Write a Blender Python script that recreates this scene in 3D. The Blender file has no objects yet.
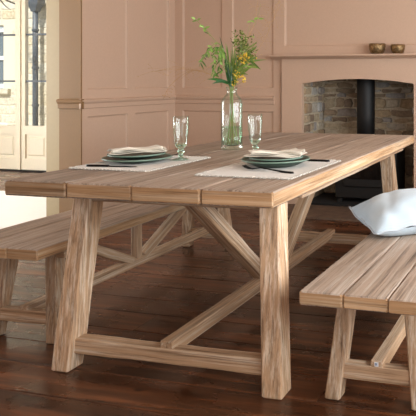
import bpy, bmesh, math, random
from mathutils import Vector, Matrix
S = bpy.context.scene
COL = S.collection
R = math.radians
rng = random.Random(11)

# ------------------------------------------------------------------ helpers
def lin(h):
    h = h.lstrip('#')
    out = []
    for i in (0, 2, 4):
        v = int(h[i:i+2], 16) / 255
        out.append(v/12.92 if v <= .04045 else ((v+.055)/1.055)**2.4)
    return (*out, 1)

def tag(o, label=None, cat=None, group=None, kind=None):
    if label: o['label'] = label
    if cat: o['category'] = cat
    if group: o['group'] = group
    if kind: o['kind'] = kind
    return o

def thing(name, label, cat, loc=(0, 0, 0), rz=0, group=None):
    o = bpy.data.objects.new(name, None)
    o.empty_display_size = .1
    o.location = loc; o.rotation_euler = (0, 0, rz)
    COL.objects.link(o)
    return tag(o, label, cat, group)

def newbm():
    bm = bmesh.new()
    bm.faces.layers.float.new('rnd')
    return bm

def obj(name, bm, mat, parent=None, loc=(0, 0, 0), rot=None, smooth=False, mods=None):
    bmesh.ops.recalc_face_normals(bm, faces=bm.faces[:])
    me = bpy.data.meshes.new(name)
    bm.to_mesh(me); bm.free()
    for m in (mat if isinstance(mat, (list, tuple)) else [mat]):
        me.materials.append(m)
    if smooth:
        for p in me.polygons: p.use_smooth = True
    o = bpy.data.objects.new(name, me)
    COL.objects.link(o)
    if parent: o.parent = parent
    o.location = loc
    if rot is not None:
        o.rotation_euler = rot.to_euler() if isinstance(rot, (Matrix,)) else rot
    return o

def struct(name, bm, mat, **k):
    return tag(obj(name, bm, mat, **k), kind='structure')

def paint(bm, faces, v, mi=0):
    l = bm.faces.layers.float.get('rnd')
    for f in faces:
        if l: f[l] = v
        f.material_index = mi

def box(bm, x0, x1, y0, y1, z0, z1, v=.5, mi=0, M=None):
    vs = [bm.verts.new((x, y, z)) for z in (z0, z1) for x, y in ((x0, y0), (x1, y0), (x1, y1), (x0, y1))]
    if M: 
        for q in vs: q.co = M @ q.co
    fs = [bm.faces.new([vs[i] for i in q]) for q in ((3, 2, 1, 0), (4, 5, 6, 7), (0, 1, 5, 4), (1, 2, 6, 5), (2, 3, 7, 6), (3, 0, 4, 7))]
    paint(bm, fs, v, mi)
    return fs

def loft(bm, rings, v=.5, mi=0, cap=True, closed=True):
    rv = [[bm.verts.new(p) for p in r] for r in rings]
    fs = []
    n = len(rings[0])
    for a, b in zip(rv, rv[1:]):
        for i in range(n if closed else n-1):
            j = (i+1) % n
            fs.append(bm.faces.new((a[i], a[j], b[j], b[i])))
    if cap:
        fs.append(bm.faces.new(rv[0][::-1])); fs.append(bm.faces.new(rv[-1]))
    paint(bm, fs, v, mi)
    return fs

def rect8(w, h, c):
    a, b = w/2, h/2
    return [(-a+c, -b), (a-c, -b), (a, -b+c), (a, b-c), (a-c, b), (-a+c, b), (-a, b-c), (-a, -b+c)]

def prism(bm, p0, p1, w, h, ch=.004, step=.09, jit=.001, v=.5, axis='x', mi=0):
    """chamfered timber from p0 to p1. axis x: cross-section in yz; y: in xz; z: in xy (horizontal cuts)."""
    p0, p1 = Vector(p0), Vector(p1)
    L = (p1-p0).length
    n = max(2, int(L/step))
    ts = [0, ch/L] + [i/n for i in range(1, n)] + [1-ch/L, 1]
    rings = []
    for k, t in enumerate(ts):
        c = p0.lerp(p1, t)
        s = ch if k in (0, len(ts)-1) else 0
        ring = []
        dw, dh = rng.uniform(-jit, jit), rng.uniform(-jit, jit)
        for a, b in rect8(w-2*s+dw*2, h-2*s+dh*2, ch):
            a += rng.uniform(-jit, jit)*.5; b += rng.uniform(-jit, jit)*.5
            if axis == 'x': ring.append((c.x, c.y+a, c.z+b))
            elif axis == 'y': ring.append((c.x-a, c.y, c.z+b))
            else: ring.append((c.x+a, c.y+b, c.z))
        rings.append(ring)
    return loft(bm, rings, v, mi)

def beam(name, p0, p1, w, h, mat, parent, **k):
    """free timber between two points, its own local x along the grain"""
    p0, p1 = Vector(p0), Vector(p1)
    d = p1-p0; L = d.length
    x = d.normalized()
    up = Vector((0, 0, 1)) if abs(x.z) < .9 else Vector((1, 0, 0))
    y = up.cross(x).normalized(); z = x.cross(y)
    rot = Matrix((x, y, z)).transposed()
    bm = newbm()
    prism(bm, (-L/2, 0, 0), (L/2, 0, 0), w, h, **k)
    return obj(name, bm, mat, parent, (p0+p1)/2, rot)

def tube(bm, pts, rad, n=6, v=.5, mi=0):
    pts = [Vector(p) for p in pts]
    rings = []
    ref = Vector((.13, .97, .2))
    for i, p in enumerate(pts):
        t = (pts[min(i+1, len(pts)-1)]-pts[max(i-1, 0)]).normalized()
        a = t.cross(ref).normalized(); b = t.cross(a)
        r = rad(i/(len(pts)-1)) if callable(rad) else rad
        rings.append([p+a*r*math.cos(2*math.pi*k/n)+b*r*math.sin(2*math.pi*k/n) for k in range(n)])
    return loft(bm, rings, v, mi)

def lathe(bm, prof, n=48, v=.5, mi=0, closed_profile=False):
    """prof list of (r,z); r==0 gives poles"""
    rows = []
    for r, z in prof:
        if r < 1e-6: rows.append([bm.verts.new((0, 0, z))])
        else: rows.append([bm.verts.new((r*math.cos(2*math.pi*k/n), r*math.sin(2*math.pi*k/n), z)) for k in range(n)])
    fs = []
    pairs = list(zip(rows, rows[1:]))
    if closed_profile: pairs.append((rows[-1], rows[0]))
    for a, b in pairs:
        for k in range(n):
            j = (k+1) % n
            if len(a) == 1 and len(b) == 1: continue
            if len(a) == 1: fs.append(bm.faces.new((a[0], b[j], b[k])))
            elif len(b) == 1: fs.append(bm.faces.new((a[k], a[j], b[0])))
            else: fs.append(bm.faces.new((a[k], a[j], b[j], b[k])))
    paint(bm, fs, v, mi)
    return fs

def bez(p0, p1, p2, n=10):
    p0, p1, p2 = Vector(p0), Vector(p1), Vector(p2)
    return [p0*(1-t)**2+p1*2*t*(1-t)+p2*t*t for t in [i/n for i in range(n+1)]]

# ------------------------------------------------------------------ materials
class NT:
    def __init__(s, name):
        s.m = bpy.data.materials.new(name); s.m.use_nodes = True
        s.t = s.m.node_tree; s.t.nodes.clear()
        s.out = s.t.nodes.new('ShaderNodeOutputMaterial')
    def n(s, typ, inp=None, **kw):
        nd = s.t.nodes.new(typ)
        for k, v in kw.items(): setattr(nd, k, v)
        for k, v in (inp or {}).items():
            if isinstance(v, bpy.types.NodeSocket): s.t.links.new(v, nd.inputs[k])
            else: nd.inputs[k].default_value = v
        return nd
    def link(s, a, b): s.t.links.new(a, b)
    def ramp(s, fac, stops):
        nd = s.n('ShaderNodeValToRGB', {0: fac})
        cr = nd.color_ramp
        while len(cr.elements) < len(stops): cr.elements.new(.5)
        for e, (p, c) in zip(cr.elements, stops): e.position = p; e.color = c
        return nd.outputs[0]
    def mix(s, f, a, b, mode='MIX'):
        return s.n('ShaderNodeMixRGB', {0: f, 1: a, 2: b}, blend_type=mode).outputs[0]
    def math(s, op, a, b=0.0):
        return s.n('ShaderNodeMath', {0: a, 1: b}, operation=op).outputs[0]

def simple(name, col, rough=.5, metal=0, bump=0, bscale=40, var=0, **kw):
    N = NT(name)
    tc = N.n('ShaderNodeTexCoord')
    nz = N.n('ShaderNodeTexNoise', {'Vector': tc.outputs['Object'], 'Scale': bscale, 'Detail': 4})
    c = lin(col) if isinstance(col, str) else col
    c2 = tuple(x*(1-var) for x in c[:3])+(1,)
    base = N.ramp(nz.outputs[0], [(.35, c2), (.65, c)])
    ins = {'Base Color': base, 'Roughness': rough, 'Metallic': metal}
    ins.update(kw)
    b = N.n('ShaderNodeBsdfPrincipled', ins)
    if bump:
        bp = N.n('ShaderNodeBump', {'Height': nz.outputs[0], 'Strength': bump, 'Distance': .01})
        N.link(bp.outputs[0], b.inputs['Normal'])
    N.link(b.outputs[0], N.out.inputs[0])
    return N.m

def wood(name, axis, dark, mid, lime, rough=.6, limeamt=.55):
    """weathered reclaimed timber, grain along one local axis"""
    N = NT(name)
    tc = N.n('ShaderNodeTexCoord')
    at = N.n('ShaderNodeAttribute', attribute_name='rnd')
    oi = N.n('ShaderNodeObjectInfo')
    off = N.math('ADD', N.math('MULTIPLY', at.outputs['Fac'], 37.0), N.math('MULTIPLY', oi.outputs['Random'], 53.0))
    offv = N.n('ShaderNodeCombineXYZ', {0: off, 1: off, 2: off})
    def coords(a, c):
        sc = [c, c, c]; sc['xyz'.index(axis)] = a
        mp = N.n('ShaderNodeMapping', {'Vector': tc.outputs['Object'], 'Scale': sc})
        ad = N.n('ShaderNodeVectorMath', {0: mp.outputs[0], 1: offv.outputs[0]}, operation='ADD')
        return ad.outputs[0]
    n1 = N.n('ShaderNodeTexNoise', {'Vector': coords(1.1, 46), 'Scale': 1, 'Detail': 8, 'Roughness': .66, 'Distortion': .4}).outputs[0]
    n2 = N.n('ShaderNodeTexNoise', {'Vector': coords(2.6, 140), 'Scale': 1, 'Detail': 5, 'Roughness': .7}).outputs[0]
    n3 = N.n('ShaderNodeTexNoise', {'Vector': coords(1.2, 3.2), 'Scale': 1, 'Detail': 3}).outputs[0]
    n4 = N.n('ShaderNodeTexNoise', {'Vector': coords(1.6, 84), 'Scale': 1, 'Detail': 6, 'Roughness': .7}).outputs[0]
    base = N.ramp(n1, [(.27, lin(dark)), (.47, lin(mid)), (.72, tuple(min(1, x*1.25) for x in lin(mid)[:3])+(1,))])
    lm = N.math('MULTIPLY', N.ramp(n4, [(.47, (0, 0, 0, 1)), (.66, (1, 1, 1, 1))]), limeamt)
    c = N.mix(lm, base, lin(lime))
    dk = N.ramp(n2, [(.36, (.34, .29, .25, 1)), (.48, (1, 1, 1, 1))])
    c = N.mix(.65, c, dk, 'MULTIPLY')
    pat = N.ramp(n3, [(.3, (.8, .77, .73, 1)), (.7, (1.12, 1.12, 1.12, 1))])
    c = N.mix(1, c, pat, 'MULTIPLY')
    hs = N.n('ShaderNodeHueSaturation', {'Color': c, 'Value': N.math('ADD', N.math('MULTIPLY', at.outputs['Fac'], .45), .77)})
    b = N.n('ShaderNodeBsdfPrincipled', {'Base Color': hs.outputs[0], 'Roughness': rough, 'Specular IOR Level': .35})
    h = N.math('ADD', N.math('MULTIPLY', n1, .6), N.math('MULTIPLY', n2, .7))
    bp = N.n('ShaderNodeBump', {'Height': h, 'Strength': .5, 'Distance': .004})
    N.link(bp.outputs[0], b.inputs['Normal'])
    N.link(b.outputs[0], N.out.inputs[0])
    return N.m

TOPW = dict(dark='#57493d', mid='#9b8979', lime='#c8c0b6')
LEGW = dict(dark='#5d4531', mid='#ad8d6e', lime='#e0d2be')
EDGEW = dict(dark='#573d28', mid='#aa8661', lime='#d8c6ab')
W_top = wood('weathered_top_wood', 'y', limeamt=.5, rough=.55, **TOPW)
W_bench = wood('weathered_bench_wood', 'y', limeamt=.5, rough=.6, **TOPW)
W_end = wood('pale_plank_end_wood', 'x', limeamt=.5, **EDGEW)
W_side = wood('pale_plank_side_wood', 'y', limeamt=.6, **EDGEW)
W_leg = wood('limed_leg_wood', 'z', limeamt=.75, **LEGW)
W_beam = wood('limed_beam_wood', 'x', limeamt=.75, **LEGW)

def floor_mat():
    N = NT('old_floorboards')
    tc = N.n('ShaderNodeTexCoord'); at = N.n('ShaderNodeAttribute', attribute_name='rnd')
    off = N.math('MULTIPLY', at.outputs['Fac'], 91.0)
    offv = N.n('ShaderNodeCombineXYZ', {0: off, 1: off, 2: off})
    def co(sc):
        mp = N.n('ShaderNodeMapping', {'Vector': tc.outputs['Object'], 'Scale': sc})
        return N.n('ShaderNodeVectorMath', {0: mp.outputs[0], 1: offv.outputs[0]}, operation='ADD').outputs[0]
    n1 = N.n('ShaderNodeTexNoise', {'Vector': co((1.6, 24, 24)), 'Scale': 1, 'Detail': 7, 'Roughness': .6, 'Distortion': .6}).outputs[0]
    n2 = N.n('ShaderNodeTexNoise', {'Vector': co((3.5, 6, 6)), 'Scale': 1, 'Detail': 5}).outputs[0]
    vo = N.n('ShaderNodeTexVoronoi', {'Vector': co((4.2, 8.0, 8.0)), 'Scale': 1}).outputs['Distance']
    c = N.ramp(n1, [(.3, lin('#2c190e')), (.5, lin('#54311c')), (.7, lin('#7d4b2c'))])
    c = N.mix(.55, c, N.ramp(n2, [(.35, lin('#8a7668')), (.65, (1, 1, 1, 1))]), 'MULTIPLY')
    kn = N.ramp(vo, [(.05, (.12, .1, .09, 1)), (.1, (1, 1, 1, 1))])
    c = N.mix(.85, c, kn, 'MULTIPLY')
    hs = N.n('ShaderNodeHueSaturation', {'Color': c, 'Value': N.math('ADD', N.math('MULTIPLY', at.outputs['Fac'], .5), .75)})
    ro = N.ramp(n2, [(.3, (.2, .2, .2, 1)), (.75, (.38, .38, .38, 1))])
    b = N.n('ShaderNodeBsdfPrincipled', {'Base Color': hs.outputs[0], 'Roughness': ro, 'Specular IOR Level': .5})
    bp = N.n('ShaderNodeBump', {'Height': N.math('ADD', n1, n2), 'Strength': .25, 'Distance': .004})
    N.link(bp.outputs[0], b.inputs['Normal'])
    N.link(b.outputs[0], N.out.inputs[0])
    return N.m
M_floor = floor_mat()
M_subfloor = simple('dark_gap', '#120b07', .8)

PINK = '#cbae97'
M_pink = simple('pink_wall_paint', PINK, .55, bump=.03, bscale=90, var=.04)
M_endshade = simple('tan_wall_end_shade', '#86663f', .6, bump=.03, bscale=90, var=.04)  # wall end and its rail: shade of this face darkened into the colour
M_cream = simple('cream_gloss_paint', '#d6ceba', .45, var=.03)
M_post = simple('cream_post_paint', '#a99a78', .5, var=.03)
M_hallwall = simple('hall_wall_paint', '#ddd2bd', .7, var=.03)
M_ceil = simple('ceiling_paint', '#d9c3b2', .8, var=.02)
M_soot = simple('soot_black', '#1a1817', .8, var=.4, bump=.2)
M_hearth_shade = simple('shaded_recess_hearth', '#0d0c0c', .9, var=.3, bump=.1, bscale=20)  # recess floor: the unlit hearth's shade is put into this near-black colour
M_hearth = simple('worn_hearth_stone', '#6b5646', .6, var=.35, bump=.2, bscale=14)

def stone_mat(name, cols, bump=.6):
    N = NT(name)
    tc = N.n('ShaderNodeTexCoord'); at = N.n('ShaderNodeAttribute', attribute_name='rnd')
    st = [(i/(len(cols)-1), lin(c)) for i, c in enumerate(cols)]
    c = N.ramp(at.outputs['Fac'], st)
    nz = N.n('ShaderNodeTexNoise', {'Vector': tc.outputs['Object'], 'Scale': 24, 'Detail': 8, 'Roughness': .7}).outputs[0]
    c = N.mix(.8, c, N.ramp(nz, [(.3, (.45, .43, .4, 1)), (.65, (1.1, 1.1, 1.1, 1))]), 'MULTIPLY')
    b = N.n('ShaderNodeBsdfPrincipled', {'Base Color': c, 'Roughness': .85})
    bp = N.n('ShaderNodeBump', {'Height': nz, 'Strength': bump, 'Distance': .015})
    N.link(bp.outputs[0], b.inputs['Normal'])
    N.link(b.outputs[0], N.out.inputs[0])
    return N.m
M_stone = stone_mat('rubble_stone', ['#ad9474', '#c0ad90', '#8f7963', '#b3b3b2', '#c8b799', '#86725e', '#bba58a'])
M_mortar = simple('pale_mortar', '#cabba1', .9, bump=.4, bscale=60, var=.2)
M_facade = stone_mat('honey_limestone', ['#d9cfba', '#e6dfce', '#d3c3a4', '#e2d9c6', '#c9bda6'], .3)
M_facmortar = simple('facade_mortar', '#d8cdb6', .9)
M_paving = simple('outside_paving', '#c9c2b4', .9, var=.2)

def pane_mat():
    N = NT('window_glass')
    lw = N.n('ShaderNodeLayerWeight', {'Blend': .5})
    fr = N.n('ShaderNodeMath', {0: N.math('MULTIPLY', N.math('POWER', lw.outputs['Facing'], 4.0), .4), 1: .03}, operation='ADD')
    a = N.n('ShaderNodeBsdfTransparent', {'Color': (.97, .985, .98, 1)})
    g = N.n('ShaderNodeBsdfGlossy', {'Color': (1, 1, 1, 1), 'Roughness': .02})
    mx = N.n('ShaderNodeMixShader', {0: fr.outputs[0], 1: a.outputs[0], 2: g.outputs[0]})
    N.link(mx.outputs[0], N.out.inputs[0]); return N.m
M_pane = pane_mat()
def glass(name, col, ior=1.5, rough=0):
    N = NT(name)
    b = N.n('ShaderNodeBsdfPrincipled', {'Base Color': col, 'Roughness': rough, 'IOR': ior, 'Transmission Weight': 1.0})
    N.link(b.outputs[0], N.out.inputs[0]); return N.m
def thin_glass(name, mid, edge):
    N = NT(name)
    lw = N.n('ShaderNodeLayerWeight', {'Blend': .35})
    c = N.ramp(lw.outputs['Facing'], [(.25, mid), (.95, edge)])
    tr = N.n('ShaderNodeBsdfTransparent', {'Color': c})
    gl = N.n('ShaderNodeBsdfGlossy', {'Color': (1, 1, 1, 1), 'Roughness': .04})
    k = N.math('ADD', N.math('MULTIPLY', N.math('POWER', lw.outputs['Facing'], 3.0), .32), .035)
    mx = N.n('ShaderNodeMixShader', {0: k, 1: tr.outputs[0], 2: gl.outputs[0]})
    N.link(mx.outputs[0], N.out.inputs[0]); return N.m
M_green_glass = thin_glass('recycled_green_glass', (.965, .985, .975, 1), (.62, .80, .72, 1))
M_foot_glass = glass('thick_green_glass', (.58, .86, .74, 1))
M_water = thin_glass('water', (.84, .93, .86, 1), (.66, .82, .73, 1))

M_plate = simple('dark_green_glaze', '#31473d', .4, var=.3, bscale=30)
M_plate_rim = simple('pale_green_rim_glaze', '#728b7c', .4, var=.2, bscale=30)
M_metal = simple('gunmetal', '#2b2a2a', .35, 1.0)
M_iron = simple('stove_iron', '#070707', .6, var=.2)
M_bronze = simple('hammered_brass', '#9d8058', .42, .75, bump=.5, bscale=70, var=.55)
M_whitepaint = simple('white_paint', '#e9e6df', .5)
M_leadgrey = simple('dark_lead', '#4b525a', .5)
M_bark = simple('bark', '#4a4038', .9, var=.3)
M_window_dark = simple('dark_window_pane', '#68737a', .1)

def cloth(name, col, scale, bump=.3, sub=0.0):
    N = NT(name)
    tc = N.n('ShaderNodeTexCoord')
    w1 = N.n('ShaderNodeTexWave', {'Vector': tc.outputs['Object'], 'Scale': scale, 'Distortion': 1.2}, bands_direction='X').outputs['Fac']
    w2 = N.n('ShaderNodeTexWave', {'Vector': tc.outputs['Object'], 'Scale': scale, 'Distortion': 1.2}, bands_direction='Y').outputs['Fac']
    h = N.math('MULTIPLY', w1, w2)
    nz = N.n('ShaderNodeTexNoise', {'Vector': tc.outputs['Object'], 'Scale': 35, 'Detail': 5}).outputs[0]
    c = lin(col)
    cc = N.mix(N.math('ADD', N.math('MULTIPLY', h, .5), N.math('MULTIPLY', nz, .5)), tuple(x*.82 for x in c[:3])+(1,), c)
    b = N.n('ShaderNodeBsdfPrincipled', {'Base Color': cc, 'Roughness': .9, 'Sheen Weight': .15})
    bp = N.n('ShaderNodeBump', {'Height': h, 'Strength': bump, 'Distance': .002})
    N.link(bp.outputs[0], b.inputs['Normal'])
    N.link(b.outputs[0], N.out.inputs[0]); return N.m
M_mat = cloth('oatmeal_weave', '#d3cec3', 60)
M_napkin = cloth('natural_linen', '#ddd4c2', 110)
M_cushion = cloth('pale_blue_linen', '#c5d6e1', 90, .2)
M_piping = cloth('cushion_piping', '#c3ced6', 200, .2)
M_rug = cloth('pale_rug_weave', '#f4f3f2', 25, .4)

def leafmat(name, a, b_):
    N = NT(name)
    at = N.n('ShaderNodeAttribute', attribute_name='rnd')
    c = N.ramp(at.outputs['Fac'], [(0, lin(a)), (1, lin(b_))])
    b = N.n('ShaderNodeBsdfPrincipled', {'Base Color': c, 'Roughness': .45})
    tr = N.n('ShaderNodeBsdfTranslucent', {'Color': c})
    mx = N.n('ShaderNodeMixShader', {0: .3, 1: b.outputs[0], 2: tr.outputs[0]})
    N.link(mx.outputs[0], N.out.inputs[0]); return N.m
M_leaf = leafmat('bright_leaf', '#3f6a28', '#98bd5c')
M_darkleaf = leafmat('dark_leaf', '#1f4a26', '#3f7a3a')
M_midleaf = leafmat('mid_leaf', '#5d7a35', '#8fa650')
M_olive = leafmat('olive_leaf', '#4d5a22', '#7d8a3a')
M_yellow = leafmat('yellow_blossom', '#e0b428', '#fbe060')
M_stem = leafmat('green_stem', '#6d8a3c', '#9db55a')
M_straw = leafmat('straw_grass', '#b48a5e', '#c9a878')

# ------------------------------------------------------------------ the room
LX, BY, RX, FY, CZ = -3.537, 5.215, 1.3, -2.0, 2.7

# floor: one plane of old boards laid across the room
bm = newbm()
y = -2.1 + .005
while y < 6.5:
    w = .187 + rng.uniform(-.012, .012)
    x = -8.2 - rng.uniform(0, 1.5)
    while x < 2.5:
        L = rng.uniform(2.2, 3.6)
        v = rng.random()
        dz = rng.uniform(-.0012, 0)
        c = .0025
        for q in range(1):
            x1 = x+L-.002
            prof = [(y+.0015, -.02), (y+.0015, dz-c), (y+.0015+c, dz), (y+w-.0015-c, dz), (y+w-.0015, dz-c), (y+w-.0015, -.02)]
            loft(bm, [[(x, p, z) for p, z in prof], [(x1, p, z) for p, z in prof]], v)
        x += L
    y += w
box(bm, -9.8, 3, -2.2, 6.6, -.06, -.012, .5, 1)
struct('floor', bm, [M_floor, M_subfloor])

def panelled(name, to3, u0, u1, v0, v1, rects, mat, depth=.014, bev=.014, thick=.1, cut=None):
    """flat boarding at depth 0 with recessed panels; to3(u,v,d) -> xyz, d>0 is into the room"""
    bm = newbm()
    us = sorted({u0, u1, *[a for r in rects for a in r[:2]]}); vs = sorted({v0, v1, *[a for r in rects for a in r[2:]]})
    def quad(*p): paint(bm, [bm.faces.new([bm.verts.new(to3(*q)) for q in p])], .5)
    for a, b in zip(us, us[1:]):
        for c, d in zip(vs, vs[1:]):
            m = ((a+b)/2, (c+d)/2)
            if any(r[0] < m[0] < r[1] and r[2] < m[1] < r[3] for r in rects): continue
            quad((a, c, 0), (b, c, 0), (b, d, 0), (a, d, 0))
    for a, b, c, d in rects:
        s = bev; e = -depth
        step = .004
        o = [(a, c), (b, c), (b, d), (a, d)]
        o2 = [(a+step, c+step), (b-step, c+step), (b-step, d-step), (a+step, d-step)]
        i = [(a+s, c+s), (b-s, c+s), (b-s, d-s), (a+s, d-s)]
        for k in range(4):
            j = (k+1) % 4
            quad((*o[k], 0), (*o[j], 0), (*o2[j], e*.6), (*o2[k], e*.6))
            quad((*o2[k], e*.6), (*o2[j], e*.6), (*i[j], e), (*i[k], e))
        quad(*[(*q, e) for q in i])
    # carcass behind
    P = [to3(u, v, d) for d in (-.03, -thick) for u, v in ((u0, v0), (u1, v1))]
    xs, ys, zs = zip(*P)
    box(bm, min(xs), max(xs), min(ys), max(ys), min(zs), max(zs))
    for (ua, va), (ub, vb) in (((u0, v0), (u1, v0)), ((u1, v0), (u1, v1)), ((u1, v1), (u0, v1)), ((u0, v1), (u0, v0))):
        quad((ua, va, 0), (ub, vb, 0), (ub, vb, -.03), (ua, va, -.03))
    return struct(name, bm, mat)

# left panelled wall (between the hall opening and the fireplace wall)
rl = [(4.076, 4.545, .15, .846), (4.64, 5.12, .15, .846), (4.076, 4.545, 1.057, 2.45), (4.64, 5.12, 1.057, 2.45)]
panelled('wall_left', lambda u, v, d: (LX+d, u, v), 4.02, BY, 0, CZ, rl, M_pink, thick=.1)
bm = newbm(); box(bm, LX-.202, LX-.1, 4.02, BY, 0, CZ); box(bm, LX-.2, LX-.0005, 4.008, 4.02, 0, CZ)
struct('wall_left_end', bm, M_endshade)
# left wall in front of the opening, header over it
bm = newbm(); box(bm, LX-.2, LX, FY, 2.0, 0, CZ); box(bm, LX-.2, LX, 2.0, 4.008, 2.25, CZ)
struct('wall_left_front', bm, M_pink)
# chair rails
def rail(bm, to3, u0, u1):
    prof = [(0, .908), (.012, .912), (.014, .945), (.026, .958), (.030, .972), (.024, .980), (0, .984)]
    loft(bm, [[to3(u, z, d) for d, z in prof] for u in (u0, u1)])
bm = newbm()
rail(bm, lambda u, z, d: (LX+d, u, z), 3.99, BY)
struct('trim_1', bm, M_pink)
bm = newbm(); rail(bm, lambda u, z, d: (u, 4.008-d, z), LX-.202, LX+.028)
struct('trim_8', bm, M_endshade)
# back wall: left alcove part
rb = [(-3.455, -3.038, .15, .842), (-2.934, -2.515, .15, .842), (-3.455, -3.038, 1.057, 2.45), (-2.934, -2.515, 1.057, 2.45)]
panelled('wall_back', lambda u, v, d: (u, BY-d, v), LX, -2.44, 0, CZ, rb, M_pink)
bm = newbm(); rail(bm, lambda u, z, d: (u, BY-d, z), LX, -2.505); struct('trim_2', bm, M_pink)
# over the mantel, and right of the fireplace
panelled('wall_back_overmantel', lambda u, v, d: (u, BY-d, v), -2.44, -.98, 1.2, CZ, [(-2.405, -1.02, 1.435, 2.45)], M_pink)
panelled('wall_back_right', lambda u, v, d: (u, BY-d, v), -.98, RX, 0, CZ, [(-.86, .15, 1.057, 2.45), (.25, 1.2, 1.057, 2.45), (-.86, .15, .15, .842), (.25, 1.2, .15, .842)], M_pink)
for nm, a in (('baseboard_left', (LX, LX+.018, 4.0, BY, 0, .12)), ('baseboard_back', (LX, -2.43, BY-.018, BY, 0, .12)), ('baseboard_right', (-.96, RX, BY-.018, BY, 0, .12))):
    bm = newbm(); box(bm, *a); struct(nm, bm, M_pink)
# right wall with a long window, wall behind the camera, ceiling
bm = newbm()
WY0, WY1, WZ0, WZ1 = -.5, 4.2, .75, 2.1
box(bm, RX, RX+.2, FY, WY0, 0, CZ); box(bm, RX, RX+.2, WY1, BY+.1, 0, CZ)
box(bm, RX, RX+.2, WY0, WY1, 0, WZ0); box(bm, RX, RX+.2, WY0, WY1, WZ1, CZ)
struct('wall_right', bm, M_pink)
bm = newbm()
BX0, BX1, BZ0, BZ1 = -1.8, .8, .8, 2.1
box(bm, LX-.2, BX0, FY-.2, FY, 0, CZ); box(bm, BX1, RX+.2, FY-.2, FY, 0, CZ)
box(bm, BX0, BX1, FY-.2, FY, 0, BZ0); box(bm, BX0, BX1, FY-.2, FY, BZ1, CZ)
struct('wall_front', bm, M_pink)
bm = newbm(); box(bm, -8.3, RX+.3, FY-.3, 6.6, CZ, CZ+.15); struct('ceiling', bm, M_ceil)

# ------------------------------------------------------------------ the hall beyond the opening
HY_ = 6.348
bm = newbm(); box(bm, -3.955, LX-.2, 4.11, 4.24, 0, CZ)
struct('trim_3', bm, M_post)
bm = newbm()
box(bm, -8.2, -7.0, HY_, HY_+.15, 0, CZ); box(bm, -5.97, LX-.1, HY_, HY_+.15, 0, CZ); box(bm, -7.0, -5.97, HY_, HY_+.15, 2.35, CZ)
struct('wall_hall_far', bm, M_cream)
bm = newbm()
HW = (1.9, 3.6, .25, 2.4)  # unseen opening, added to let the hall fill lamp in
box(bm, -8.2, -8.05, 1.8, HW[0], 0, CZ); box(bm, -8.2, -8.05, HW[1], HY_, 0, CZ)
box(bm, -8.2, -8.05, HW[0], HW[1], 0, HW[2]); box(bm, -8.2, -8.05, HW[0], HW[1], HW[3], CZ)
struct('wall_hall_left', bm, M_hallwall)
bm = newbm(); box(bm, -8.2, LX-.2, 1.65, 1.8, 0, CZ); struct('wall_hall_near', bm, M_hallwall)
bm = newbm(); box(bm, LX-.2, LX-.1, BY, HY_, 0, CZ); struct('wall_hall_right', bm, M_hallwall)
# french doors
def leaf(n, x0, x1):
    st = .075
    bm = newbm()
    box(bm, x0, x0+st-.015, HY_-.02, HY_+.03, .02, 2.32); box(bm, x1-st+.015, x1, HY_-.02, HY_+.03, .02, 2.32)
    box(bm, x0+st-.015, x1-st+.015, HY_-.02, HY_+.03, .02, .16); box(bm, x0+st-.015, x1-st+.015, HY_-.02, HY_+.03, .46, .565)
    box(bm, x0+st-.015, x1-st+.015, HY_-.02, HY_+.03, 2.24, 2.32)
    box(bm, x0+st-.02, x1-st+.02, HY_-.002, HY_+.02, .14, .48)
    # fielded lower panel
    a, b = x0+st+.02, x1-st-.02
    loft(bm, [[(a, HY_-.002, .19), (b, HY_-.002, .19), (b, HY_-.002, .43), (a, HY_-.002, .43)],
              [(a+.02, HY_-.014, .21), (b-.02, HY_-.014, .21), (b-.02, HY_-.014, .41), (a+.02, HY_-.014, .41)]])
    d = struct(n, bm, M_cream)
    bm = newbm(); box(bm, x0+.05, x1-.05, HY_+.004, HY_+.01, .55, 2.26); obj('pane', bm, M_pane, d)
    for z in (1.12, 1.70):
        bm = newbm(); box(bm, x0+.055, x1-.055, HY_-.006, HY_+.018, z-.011, z+.011); obj('glazing_bar', bm, M_leadgrey, d)
leaf('door_1', -6.985, -6.497)
leaf('door_2', -6.468, -6.03)
bm = newbm()
box(bm, -6.497, -6.468, HY_-.035, HY_+.0, .02, 2.32)
box(bm, -7.0, -6.985, HY_-.03, HY_+.1, 0, 2.35); box(bm, -6.03, -5.97, HY_-.03, HY_+.1, 0, 2.35); box(bm, -6.985, -6.03, HY_-.03, HY_+.1, 2.32, 2.35)
struct('trim_4', bm, M_cream)
bm = newbm(); box(bm, -7.0, -5.9, HY_-.06, HY_+.1, 0, .018); struct('trim_5', bm, M_subfloor)
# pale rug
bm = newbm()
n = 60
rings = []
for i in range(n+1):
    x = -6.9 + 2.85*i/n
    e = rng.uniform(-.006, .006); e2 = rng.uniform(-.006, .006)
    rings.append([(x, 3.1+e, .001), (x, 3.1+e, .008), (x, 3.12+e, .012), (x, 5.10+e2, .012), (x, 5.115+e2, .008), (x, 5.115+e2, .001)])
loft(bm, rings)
o = obj('rug', bm, M_rug); tag(o, 'large pale off-white rug lying on the hall floor by the glazed doors', 'rug')

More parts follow.
